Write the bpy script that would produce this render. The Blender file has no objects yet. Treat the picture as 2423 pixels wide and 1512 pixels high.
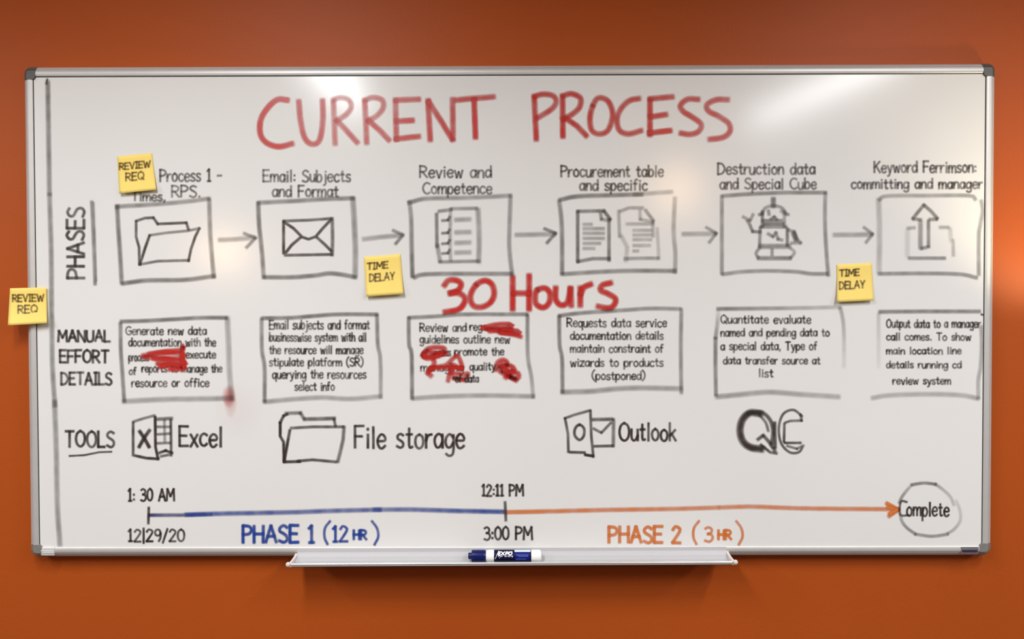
import bpy, bmesh, math, random
from mathutils import Vector, Matrix
rnd = random.Random(7)
S = bpy.context.scene
COL = S.collection

# ------------------------------------------------------------------ camera
FPX = 1750.0
CX, CY = 1211.5, 756.0
BZ = 1.45                                     # height of the board's centre above the floor
cam_d = bpy.data.cameras.new('camera')
cam_d.sensor_fit = 'HORIZONTAL'; cam_d.sensor_width = 36.0
cam_d.lens = FPX / 2423.0 * 36.0
cam_d.clip_start = 0.02
cam = bpy.data.objects.new('camera', cam_d); COL.objects.link(cam)
cam.location = (0.00972, -1.42441, BZ + 0.01036)
cam.rotation_euler = (1.553385, 0.002541, 0.003125)
S.camera = cam
CAM_M = cam.rotation_euler.to_matrix()
CAM_P = Vector(cam.location)

# ------------------------------------------------------------------ world, exposure
W = bpy.data.worlds.new('room_air'); S.world = W; W.use_nodes = True
W.node_tree.nodes['Background'].inputs[0].default_value = (0.9, 0.95, 1.0, 1)
W.node_tree.nodes['Background'].inputs[1].default_value = 0.02
S.view_settings.view_transform = 'Standard'
S.view_settings.look = 'None'
S.view_settings.exposure = 0.0
S.view_settings.gamma = 1.0
S.view_settings.use_curve_mapping = False
S.cycles.transparent_max_bounces = 48

# ------------------------------------------------------------------ lamps of the room
def area(name, loc, sx, sy, watts, col, rot=(0, 0, 0), spread=math.pi):
    l = bpy.data.lights.new(name, 'AREA'); l.shape = 'RECTANGLE'
    l.size = sx; l.size_y = sy; l.energy = watts; l.color = col; l.spread = spread
    o = bpy.data.objects.new(name, l); o.location = loc; o.rotation_euler = rot
    COL.objects.link(o); return o
LAMP_Z = 2.40
COOL = (0.975, 0.99, 1.0)
RZ = math.radians
area('ceiling_tube_light', (-2.60, -1.75, LAMP_Z), 0.12, 1.20, 35, COOL)
area('ceiling_tube_light', (-0.72, -1.62, LAMP_Z), 0.07, 0.95, 21, COOL)
area('ceiling_tube_light', (1.34, -1.88, LAMP_Z), 0.075, 1.05, 26, COOL, (0, 0, RZ(-14)))
area('ceiling_tube_light', (2.75, -1.75, LAMP_Z), 0.12, 1.20, 32, COOL)
for wx in (-2.05, -0.55, 1.05, 2.45):          # recessed wall washers with a cut-off towards the horizontal
    area('ceiling_wall_washer_light', (wx, -1.02, LAMP_Z), 0.12, 0.40, 11.6, COOL, spread=math.radians(152))
def point(name, loc, watts, col, rad):
    l = bpy.data.lights.new(name, 'POINT'); l.energy = watts; l.color = col; l.shadow_soft_size = rad
    o = bpy.data.objects.new(name, l); o.location = loc; COL.objects.link(o); return o
WARM = (1.0, 0.62, 0.30)
point('pendant_lamp_light', (-1.51, -2.5, 1.753), 14.0, WARM, 0.09)
point('pendant_lamp_light', (0.856, -2.5, 2.066), 14.0, WARM, 0.12)
sl = bpy.data.lights.new('wall_lamp_light', 'SPOT'); sl.energy = 5.0; sl.color = (1.0, 0.84, 0.50)
sl.spot_size = math.radians(88); sl.spot_blend = 0.7; sl.shadow_soft_size = 0.03
so = bpy.data.objects.new('wall_lamp_light', sl); COL.objects.link(so)
so.location = (1.14, -0.26, 1.48)
so.rotation_euler = (Vector((1.05, 0.0, 1.66)) - Vector(so.location)).to_track_quat('-Z', 'Y').to_euler()

# ------------------------------------------------------------------ helpers
def at(px, py, y):
    """point of the plane y=const seen at pixel (px,py) of the 2423x1512 photograph"""
    d = CAM_M @ Vector(((px - CX) / FPX, -(py - CY) / FPX, -1.0))
    t = (y - CAM_P.y) / d.y
    return CAM_P + d * t

def empty(name, loc, label=None, cat=None, group=None):
    o = bpy.data.objects.new(name, None); o.location = loc; o.empty_display_size = 0.05
    COL.objects.link(o)
    if label: o['label'] = label
    if cat: o['category'] = cat
    if group: o['group'] = group
    return o

def mesh_obj(name, verts, faces, mat, parent=None, smooth=False, loc=None):
    """verts are world coordinates; with a parent they are stored in the parent's space"""
    me = bpy.data.meshes.new(name)
    off = Vector((0, 0, 0))
    if parent is not None:
        p = parent
        while p is not None:
            off += Vector(p.location); p = p.parent
    if loc is not None: off = Vector(loc)
    me.from_pydata([tuple(Vector(v) - off) for v in verts], [], faces)
    me.update()
    bm = bmesh.new(); bm.from_mesh(me)
    bmesh.ops.recalc_face_normals(bm, faces=bm.faces[:]); bm.to_mesh(me); bm.free()
    me.materials.append(mat)
    if smooth:
        for p in me.polygons: p.use_smooth = True
    o = bpy.data.objects.new(name, me); COL.objects.link(o)
    if parent is not None: o.parent = parent
    elif loc is not None: o.location = loc
    return o

def bevel(o, w, seg=2, ang=40):
    m = o.modifiers.new('bevel', 'BEVEL'); m.width = w; m.segments = seg
    m.limit_method = 'ANGLE'; m.angle_limit = math.radians(ang); return o

def box(a, b):
    x0, y0, z0 = a; x1, y1, z1 = b
    v = [(x0, y0, z0), (x1, y0, z0), (x1, y1, z0), (x0, y1, z0), (x0, y0, z1), (x1, y0, z1), (x1, y1, z1), (x0, y1, z1)]
    f = [(0, 3, 2, 1), (4, 5, 6, 7), (0, 1, 5, 4), (1, 2, 6, 5), (2, 3, 7, 6), (3, 0, 4, 7)]
    return v, f

# ------------------------------------------------------------------ materials
def new_mat(name):
    m = bpy.data.materials.new(name); m.use_nodes = True
    nt = m.node_tree; return m, nt, nt.nodes['Principled BSDF']

def pmat(name, col, rough=0.5, metal=0.0, noise=None, bump=None, spec=0.5, coat=0.0):
    m, nt, b = new_mat(name)
    b.inputs['Base Color'].default_value = (*col, 1)
    b.inputs['Roughness'].default_value = rough
    b.inputs['Metallic'].default_value = metal
    b.inputs['Specular IOR Level'].default_value = spec
    b.inputs['Coat Weight'].default_value = coat
    tc = nt.nodes.new('ShaderNodeTexCoord')
    if noise:
        sc, amt = noise
        n = nt.nodes.new('ShaderNodeTexNoise'); n.inputs['Scale'].default_value = sc
        n.inputs['Detail'].default_value = 4
        nt.links.new(tc.outputs['Object'], n.inputs['Vector'])
        r = nt.nodes.new('ShaderNodeMapRange')
        r.inputs['To Min'].default_value = 1 - amt; r.inputs['To Max'].default_value = 1 + amt
        r.inputs['From Min'].default_value = 0.3; r.inputs['From Max'].default_value = 0.7
        nt.links.new(n.outputs['Fac'], r.inputs['Value'])
        mx = nt.nodes.new('ShaderNodeVectorMath'); mx.operation = 'SCALE'
        mx.inputs[0].default_value = col
        nt.links.new(r.outputs['Result'], mx.inputs['Scale'])
        nt.links.new(mx.outputs['Vector'], b.inputs['Base Color'])
    if bump:
        sc, st = bump
        n = nt.nodes.new('ShaderNodeTexNoise'); n.inputs['Scale'].default_value = sc
        n.inputs['Detail'].default_value = 3
        nt.links.new(tc.outputs['Object'], n.inputs['Vector'])
        bp = nt.nodes.new('ShaderNodeBump'); bp.inputs['Strength'].default_value = st
        bp.inputs['Distance'].default_value = 0.002
        nt.links.new(n.outputs['Fac'], bp.inputs['Height'])
        nt.links.new(bp.outputs['Normal'], b.inputs['Normal'])
    return m

M_WALL = pmat('orange_wall_paint', (0.395, 0.0725, 0.0085), 0.48, noise=(1.7, 0.05), bump=(230, 0.14), spec=0.20)
M_SIDE = pmat('warm_white_wall_paint', (0.17, 0.165, 0.16), 0.7, bump=(200, 0.1))
M_CEIL = pmat('white_ceiling_paint', (0.72, 0.71, 0.69), 0.9, bump=(90, 0.2))
M_FLOOR = pmat('dark_carpet', (0.065, 0.062, 0.06), 0.95, noise=(60, 0.3), bump=(400, 0.6))
M_BOARD = pmat('white_enamel', (0.735, 0.735, 0.728), 0.17, noise=(3.0, 0.012), spec=0.34)
M_ALU = pmat('satin_aluminium', (0.60, 0.595, 0.59), 0.48, 0.45, noise=(40, 0.02))
M_TRAY = pmat('satin_aluminium_tray', (0.47, 0.47, 0.49), 0.55, 0.1, spec=0.3)
M_LIP = pmat('polished_aluminium', (0.88, 0.87, 0.86), 0.30, 0.8)
M_CAP = pmat('grey_plastic', (0.085, 0.082, 0.077), 0.45, noise=(80, 0.04))
M_CAPLOW = pmat('lower_corner_plastic', (0.20, 0.19, 0.18), 0.42, noise=(80, 0.04))  # lighter base tone used for the two bottom corner pieces
M_ENDCAP = pmat('pale_grey_plastic', (0.66, 0.60, 0.57), 0.45)
M_SHADOWGAP = pmat('dark_gap_shadow', (0.03, 0.027, 0.025), 0.7)  # dark tone painting the shade along the frame's inner edge
M_NAVY = pmat('navy_plate', (0.030, 0.022, 0.055), 0.4)
M_PLATE = pmat('grey_plate', (0.17, 0.15, 0.16), 0.4)
M_PLATETXT = pmat('pale_plate_print', (0.22, 0.20, 0.28), 0.5)
M_NOTE = pmat('yellow_note_paper', (0.89, 0.68, 0.185), 0.75, noise=(30, 0.02), spec=0.2)
M_WHITEPL = pmat('white_plastic', (0.86, 0.86, 0.86), 0.28)
M_CAPBLUE = pmat('blue_plastic_cap', (0.003, 0.008, 0.095), 0.34, spec=0.3)
M_LABEL = pmat('navy_label', (0.002, 0.003, 0.028), 0.34, spec=0.25)
M_PATCH = pmat('blue_label_patch', (0.003, 0.010, 0.15), 0.34, spec=0.25)
M_PALEBLUE = pmat('pale_blue_print', (0.62, 0.78, 0.92), 0.4)
M_WHITEPRINT = pmat('white_print', (0.80, 0.80, 0.90), 0.4)
M_BLUEPRINT = pmat('mid_blue_print', (0.10, 0.14, 0.45), 0.4)

def ink_mat(name, col, rough=0.35):
    """dry marker ink: see-through where it is thin, denser along the middle of a stroke"""
    m, nt, b = new_mat(name)
    b.inputs['Base Color'].default_value = (*col, 1)
    b.inputs['Roughness'].default_value = rough
    b.inputs['Specular IOR Level'].default_value = 0.5
    L = nt.links.new
    a = nt.nodes.new('ShaderNodeAttribute'); a.attribute_name = 'ink'
    v = nt.nodes.new('ShaderNodeAttribute'); v.attribute_name = 'across'
    sq = nt.nodes.new('ShaderNodeMath'); sq.operation = 'MULTIPLY'
    L(v.outputs['Fac'], sq.inputs[0]); L(v.outputs['Fac'], sq.inputs[1])
    iv = nt.nodes.new('ShaderNodeMath'); iv.operation = 'SUBTRACT'; iv.inputs[0].default_value = 1.0; iv.use_clamp = True
    L(sq.outputs[0], iv.inputs[1])
    pw = nt.nodes.new('ShaderNodeMath'); pw.operation = 'POWER'; pw.inputs[1].default_value = 1.1
    L(iv.outputs[0], pw.inputs[0])
    tc = nt.nodes.new('ShaderNodeTexCoord')
    n = nt.nodes.new('ShaderNodeTexNoise'); n.inputs['Scale'].default_value = 45; n.inputs['Detail'].default_value = 3
    L(tc.outputs['Object'], n.inputs['Vector'])
    mr = nt.nodes.new('ShaderNodeMapRange'); mr.inputs['From Min'].default_value = 0.3; mr.inputs['From Max'].default_value = 0.7
    mr.inputs['To Min'].default_value = 0.78; mr.inputs['To Max'].default_value = 1.12
    L(n.outputs['Fac'], mr.inputs['Value'])
    m1 = nt.nodes.new('ShaderNodeMath'); m1.operation = 'MULTIPLY'; L(a.outputs['Fac'], m1.inputs[0]); L(pw.outputs[0], m1.inputs[1])
    m2 = nt.nodes.new('ShaderNodeMath'); m2.operation = 'MULTIPLY'; m2.use_clamp = True
    L(m1.outputs[0], m2.inputs[0]); L(mr.outputs[0], m2.inputs[1])
    L(m2.outputs[0], b.inputs['Alpha'])
    return m
K_BLACK = ink_mat('black_marker_ink', (0.040, 0.027, 0.024))
K_GREY = ink_mat('grey_black_marker_ink', (0.060, 0.052, 0.046))
K_RED = ink_mat('red_marker_ink', (0.56, 0.020, 0.016))
K_BLUE = ink_mat('blue_marker_ink', (0.016, 0.060, 0.34))
K_NAVY = ink_mat('dark_blue_marker_ink', (0.022, 0.022, 0.17))
K_ORANGE = ink_mat('orange_marker_ink', (0.70, 0.20, 0.045))
K_PEN = ink_mat('brown_black_pen_ink', (0.10, 0.055, 0.006))

# ------------------------------------------------------------------ the room
def struct(name, a, b, m):
    v, f = box(a, b); o = mesh_obj(name, v, f, m); o['kind'] = 'structure'; return o
RX, RY, RH = 3.3, -4.3, 2.45
struct('wall_back', (-RX, 0, 0), (RX, 0.12, RH), M_WALL)
struct('wall_left', (-RX - 0.12, RY, 0), (-RX, 0.12, RH), M_SIDE)
struct('wall_right', (RX, RY, 0), (RX + 0.12, 0.12, RH), M_SIDE)
struct('wall_front', (-RX - 0.12, RY - 0.12, 0), (RX + 0.12, RY, RH), M_SIDE)
struct('floor', (-RX - 0.12, RY - 0.12, -0.1), (RX + 0.12, 0.12, 0), M_FLOOR)
struct('ceiling', (-RX - 0.12, RY - 0.12, RH), (RX + 0.12, 0.12, RH + 0.1), M_CEIL)

# ------------------------------------------------------------------ the whiteboard
HW, HH = 0.915, 0.4647
YB = -0.0255                                  # writing surface
board = empty('whiteboard', (0, 0, BZ),
              'white dry-erase board in aluminium frame with process diagram on orange wall', 'whiteboard')
v, f = box((-HW + 0.010, YB, BZ - HH + 0.010), (HW - 0.010, -0.002, BZ + HH - 0.010))
surface = mesh_obj('writing_surface', v, f, M_BOARD, board)
surface['label'] = 'glossy white writing surface'

# rail section: (distance in from the outer edge, y)
SEC = [(0.0, -0.001), (0.0, -0.0195), (0.0006, -0.0215), (0.0058, -0.0258), (0.0063, -0.0252), (0.0068, -0.0262),
       (0.0085, -0.0276), (0.011, -0.0284), (0.0145, -0.0284), (0.0175, -0.0278), (0.0187, -0.0268), (0.0187, -0.0245), (0.0185, -0.001)]
CS = 0.0245                                   # size of a corner piece
def rail(side):
    n = len(SEC); vs = []; fs = []
    for e in (0, 1):
        for d, y in SEC:
            if side in ('top', 'bottom'):
                x = (-HW + CS - 0.003) if e == 0 else (HW - CS + 0.003)
                z = HH - d if side == 'top' else -HH + d
            else:
                z = (-HH + CS - 0.003) if e == 0 else (HH - CS + 0.003)
                x = HW - d if side == 'right' else -HW + d
            vs.append((x, y, BZ + z))
    for i in range(n - 1): fs.append((i, i + 1, n + i + 1, n + i))
    fs.append((n - 1, 0, n, 2 * n - 1))
    fs.append(tuple(range(n))); fs.append(tuple(range(2 * n - 1, n - 1, -1)))
    o = mesh_obj('frame_rail', vs, fs, M_ALU, board); return o
for s in ('top', 'bottom', 'left', 'right'): rail(s)
# thin dark strip painting the gap shadow between frame and surface
def gap_shadow():
    g = 0.0200; vs = []; fs = []
    for d, y in ((0.0170, YB - 0.0004), (g, YB - 0.0004)):
        for sx, sz in ((-1, -1), (1, -1), (1, 1), (-1, 1)):
            vs.append((sx * (HW - d), y, BZ + sz * (HH - d)))
    for k in range(8): vs.append((vs[k][0], YB + 0.0003, vs[k][2]))
    for i in (1, 2, 3):
        j = (i + 1) % 4
        fs += [(i, j, 4 + j, 4 + i), (8 + i, 8 + j, j, i), (4 + i, 4 + j, 12 + j, 12 + i), (8 + i, 12 + i, 12 + j, 8 + j)]
    o = mesh_obj('gap_shadow', vs, fs, M_SHADOWGAP, board); o['label'] = 'thin dark strip painted as shadow inside the frame'
gap_shadow()

def corner(sx, sz):
    """rounded plastic corner piece with a raised inner field"""
    def outline(ins, R):
        pts = [(CS, ins)]
        r = max(R - ins, 0.001)
        for k in range(9):
            a = math.radians(270 - 90 * k / 8)
            pts.append((R + r * math.cos(a), R + r * math.sin(a)))
        pts += [(ins, CS), (0.0205, CS), (CS, 0.0205)]
        return pts
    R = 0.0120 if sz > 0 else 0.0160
    rings = [(-0.0008, -0.0005), (-0.0008, -0.0200), (0.0004, -0.0222), (0.0055, -0.0266), (0.0061, -0.0260), (0.0067, -0.0272), (0.0085, -0.0292)]
    vs = []; fs = []; n = len(outline(0, R))
    for ins, y in rings:
        for a, b in outline(ins, R):
            vs.append((sx * (HW - a), y, BZ + sz * (HH - b)))
    for k in range(len(rings) - 1):
        for i in range(n):
            j = (i + 1) % n
            fs.append((k * n + i, k * n + j, (k + 1) * n + j, (k + 1) * n + i))
    fs.append(tuple(range((len(rings) - 1) * n, len(rings) * n)))
    fs.append(tuple(range(n)))
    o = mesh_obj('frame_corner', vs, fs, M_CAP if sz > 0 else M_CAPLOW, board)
    o['label'] = 'rounded dark grey plastic corner piece' if sz > 0 else 'rounded plastic corner piece in a lighter tone'
    return o
for sx in (-1, 1):
    for sz in (-1, 1): corner(sx, sz)

# maker's plate on the bottom rail, right end
def plate_at(px0, py0, px1, py1, y, depth, mat, name, parent):
    a = at(px0, py1, y); b = at(px1, py0, y)
    v, f = box((a.x, y, a.z), (b.x, y + depth, b.z))
    return bevel(mesh_obj(name, v, f, mat, parent), 0.0004, 1)
pl = plate_at(2274, 1294.5, 2316, 1310, -0.0290, 0.004, M_PLATE, 'maker_plate', board); pl['label'] = 'small grey and navy plate on the bottom rail'
pn = plate_at(2276.5, 1301, 2313.5, 1307.5, -0.0294, 0.002, M_NAVY, 'plate_print', pl)
# ribbed grip at the bottom left
v = []; f = []
a = at(97, 1314, -0.0290); b = at(128, 1296, -0.0290)
zz = [b.z - (b.z - a.z) * t for t in (0, .08, .16, .24, .36, .44, .54, .62, .72, .8, .9, 1)]
yy = [-0.0284, -0.0290, -0.0280, -0.0292, -0.0290, -0.0296, -0.0281, -0.0292, -0.0292, -0.0294, -0.0281, -0.0286]
for x in (a.x, b.x):
    for z, y in zip(zz, yy): v.append((x, y, z))
    for z in zz: v.append((x, -0.025, z))
n = len(zz)
for i in range(n - 1):
    f += [(i, i + 1, 2 * n + i + 1, 2 * n + i), (n + i, 3 * n + i, 3 * n + i + 1, n + i + 1), (i, n + i, n + i + 1, i + 1), (2 * n + i, 2 * n + i + 1, 3 * n + i + 1, 3 * n + i)]
f += [(0, 2 * n, 3 * n, n), (n - 1, 2 * n - 1, 4 * n - 1, 3 * n - 1)]
g = mesh_obj('ribbed_grip', v, f, M_ALU, board); g['label'] = 'small ribbed metal tab at the lower left corner'

# ------------------------------------------------------------------ pen tray
XL, XR = at(690, 1330, -0.066).x, at(1732, 1330, -0.066).x
TILT = math.tan(math.radians(0.22))
ZF = at(1210, 1330.2, -0.0675).z               # lip top
ZB = at(1210, 1297, -0.0292).z                # top of the flange against the rail
TSEC = [(-0.0280, ZB), (-0.0292, ZB), (-0.0298, ZB - 0.0060), (-0.0312, ZB - 0.0092), (-0.0330, ZF + 0.0006), (-0.0352, ZF - 0.0008),
        (-0.0385, ZF - 0.0020), (-0.0430, ZF - 0.0044), (-0.0500, ZF - 0.0052), (-0.0600, ZF - 0.0054),
        (-0.0640, ZF - 0.0046), (-0.0652, ZF - 0.0030), (-0.0690, ZF - 0.0030), (-0.0694, ZF - 0.0050),
        (-0.0632, ZF - 0.0062), (-0.0626, ZF - 0.0086), (-0.0600, ZF - 0.0090), (-0.0400, ZF - 0.0066), (-0.0330, ZF - 0.0016), (-0.0280, ZF + 0.0060)]
def extrude_x(sec, x0, x1, inset=0.0):
    n = len(sec); vs = []; fs = []
    for x in (x0, x1):
        for y, z in sec: vs.append((x, y, z + x * TILT))
    for i in range(n):
        j = (i + 1) % n; fs.append((i, j, n + j, n + i))
    fs.append(tuple(range(n))); fs.append(tuple(range(2 * n - 1, n - 1, -1)))
    return vs, fs
v, f = extrude_x(TSEC, XL, XR)
tray = mesh_obj('pen_tray', v, f, M_TRAY, board); tray['label'] = 'shallow aluminium pen tray under the board'
vs = []; fs = []; nk = 16
for x in (XL, XR):
    for k in range(nk):
        a = 2 * math.pi * k / nk
        vs.append((x, -0.0675 + 0.0027 * math.cos(a), ZF - 0.0022 + 0.0026 * math.sin(a) + x * TILT))
for k in range(nk): fs.append((k, (k + 1) % nk, nk + (k + 1) % nk, nk + k))
lip = mesh_obj('tray_lip', vs, fs, M_LIP, tray, smooth=True); lip['label'] = 'bright rounded front lip'
def end_cap(x, s):
    # pale plate closing the tray's end, with a round bead on the lip
    sec = [(-0.0285, ZF + 0.0055), (-0.0330, ZF + 0.0040), (-0.0370, ZF + 0.0028), (-0.0520, ZF + 0.0014), (-0.0655, ZF + 0.0012), (-0.0680, ZF - 0.0010),
           (-0.0680, ZF - 0.0070), (-0.0620, ZF - 0.0078), (-0.0400, ZF - 0.0048), (-0.0330, ZF - 0.0006), (-0.0285, ZF + 0.0040)]
    vs, fs = extrude_x(sec, x, x + s * 0.0042)
    c = Vector((x + s * 0.0058, -0.0680, ZF - 0.0022 + x * TILT)); R = 0.0048; base = len(vs); nu, nv = 12, 8
    for i in range(nv + 1):
        th = math.pi * i / nv
        for k in range(nu):
            ph = 2 * math.pi * k / nu
            vs.append((c.x + R * math.cos(th) * 0.95, c.y + R * math.sin(th) * math.cos(ph) * 0.8, c.z + R * math.sin(th) * math.sin(ph)))
    for i in range(nv):
        for k in range(nu):
            fs.append((base + i * nu + k, base + i * nu + (k + 1) % nu, base + (i + 1) * nu + (k + 1) % nu, base + (i + 1) * nu + k))
    o = mesh_obj('tray_end_cap', vs, fs, M_ENDCAP, tray, smooth=False); o['label'] = 'pale plastic end cap with round bead'
end_cap(XL, -1); end_cap(XR, 1)

# ------------------------------------------------------------------ ink strokes on a surface
def resample(pts, smooth, step=5.0):
    P = [Vector((p[0], p[1])) for p in pts]
    if smooth and len(P) > 2:
        closed = (P[0] - P[-1]).length < 1e-6
        out = []
        n = len(P)
        for i in range(n - 1):
            p0 = P[i - 1] if i > 0 else (P[-2] if closed else P[0] * 2 - P[1])
            p1, p2 = P[i], P[i + 1]
            p3 = P[i + 2] if i + 2 < n else (P[1] if closed else P[-1] * 2 - P[-2])
            m = max(2, int((p2 - p1).length / step) + 1)
            for k in range(m):
                t = k / m
                out.append(0.5 * ((2 * p1) + (p2 - p0) * t + (2 * p0 - 5 * p1 + 4 * p2 - p3) * t * t + (3 * p1 - p0 - 3 * p2 + p3) * t ** 3))
        out.append(P[-1])
        return [out]
    # straight runs, cut at sharp corners
    runs = []; cur = [P[0]]
    for i in range(1, len(P)):
        cur.append(P[i])
        if i + 1 < len(P):
            a = P[i] - P[i - 1]; b = P[i + 1] - P[i]
            if a.length > 1e-6 and b.length > 1e-6 and a.angle(b) > math.radians(38):
                runs.append(cur); cur = [P[i]]
    runs.append(cur)
    return runs

class Ink:
    count = 0
    def __init__(self, y=YB):
        self.v = []; self.f = []; self.ink = []; self.acr = []; self.n = 0; self.y = y
        Ink.count += 1
        self.base = 0.00004 + (Ink.count % 24) * 2.0e-6
    def place(self, p, lift):
        return at(p.x, p.y, self.y - lift)
    def stroke(self, pts, w=9.0, ink=0.75, smooth=False, ink1=None):
        for run in resample(pts, smooth):
            if len(run) < 2: continue
            P = [run[0]]
            for q in run[1:]:
                if (q - P[-1]).length > 0.15: P.append(q)
            if len(P) < 2: continue
            e0 = (P[0] - P[1]).normalized() * w * 0.42; e1 = (P[-1] - P[-2]).normalized() * w * 0.42
            Q = [P[0] + e0] + P + [P[-1] + e1]
            lift = self.base + (self.n % 40) * 6e-7; self.n += 1
            b = len(self.v); m = len(Q)
            for i, q in enumerate(Q):
                if i == 0: t = Q[1] - Q[0]
                elif i == m - 1: t = Q[-1] - Q[-2]
                else: t = (Q[i] - Q[i - 1]).normalized() + (Q[i + 1] - Q[i]).normalized()
                if t.length < 1e-9: t = Q[i] - Q[i - 1]
                t.normalize(); nn = Vector((-t.y, t.x)) * w * 0.5
                u = i / (m - 1)
                k = ink if ink1 is None else ink + (ink1 - ink) * u
                for s in (-1, 0, 1):
                    self.v.append(self.place(q + nn * s, lift)); self.acr.append(float(s))
                    self.ink.append(0.0 if i in (0, m - 1) else k)
            for i in range(m - 1):
                for s in (0, 1):
                    self.f.append((b + i * 3 + s, b + i * 3 + s + 1, b + i * 3 + 4 + s, b + i * 3 + 3 + s))
        return self
    def blob(self, cx, cy, rx, ry, ink=0.5, rot=0.0):
        lift = self.base + (self.n % 40) * 6e-7; self.n += 1
        b = len(self.v); N = 24
        self.v.append(self.place(Vector((cx, cy)), lift)); self.acr.append(0.0); self.ink.append(ink)
        c, s = math.cos(rot), math.sin(rot)
        for ring, fr in ((1, 0.5), (2, 1.0)):
            for k in range(N):
                a = 2 * math.pi * k / N; x, y = rx * fr * math.cos(a), ry * fr * math.sin(a)
                self.v.append(self.place(Vector((cx + x * c - y * s, cy + x * s + y * c)), lift)); self.acr.append(fr); self.ink.append(ink)
        for k in range(N):
            j = (k + 1) % N
            self.f.append((b, b + 1 + k, b + 1 + j))
            self.f.append((b + 1 + k, b + 1 + N + k, b + 1 + N + j, b + 1 + j))
        return self
    def build(self, name, mat, parent, label=None):
        off = Vector((0, 0, 0)); p = parent
        while p is not None: off += Vector(p.location); p = p.parent
        me = bpy.data.meshes.new(name)
        me.from_pydata([tuple(q - off) for q in self.v], [], self.f); me.update()
        for nm, data in (('ink', self.ink), ('across', self.acr)):
            at_ = me.attributes.new(nm, 'FLOAT', 'POINT'); at_.data.foreach_set('value', data)
        me.materials.append(mat)
        o = bpy.data.objects.new(name, me); COL.objects.link(o); o.parent = parent
        if label: o['label'] = label
        return o

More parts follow.
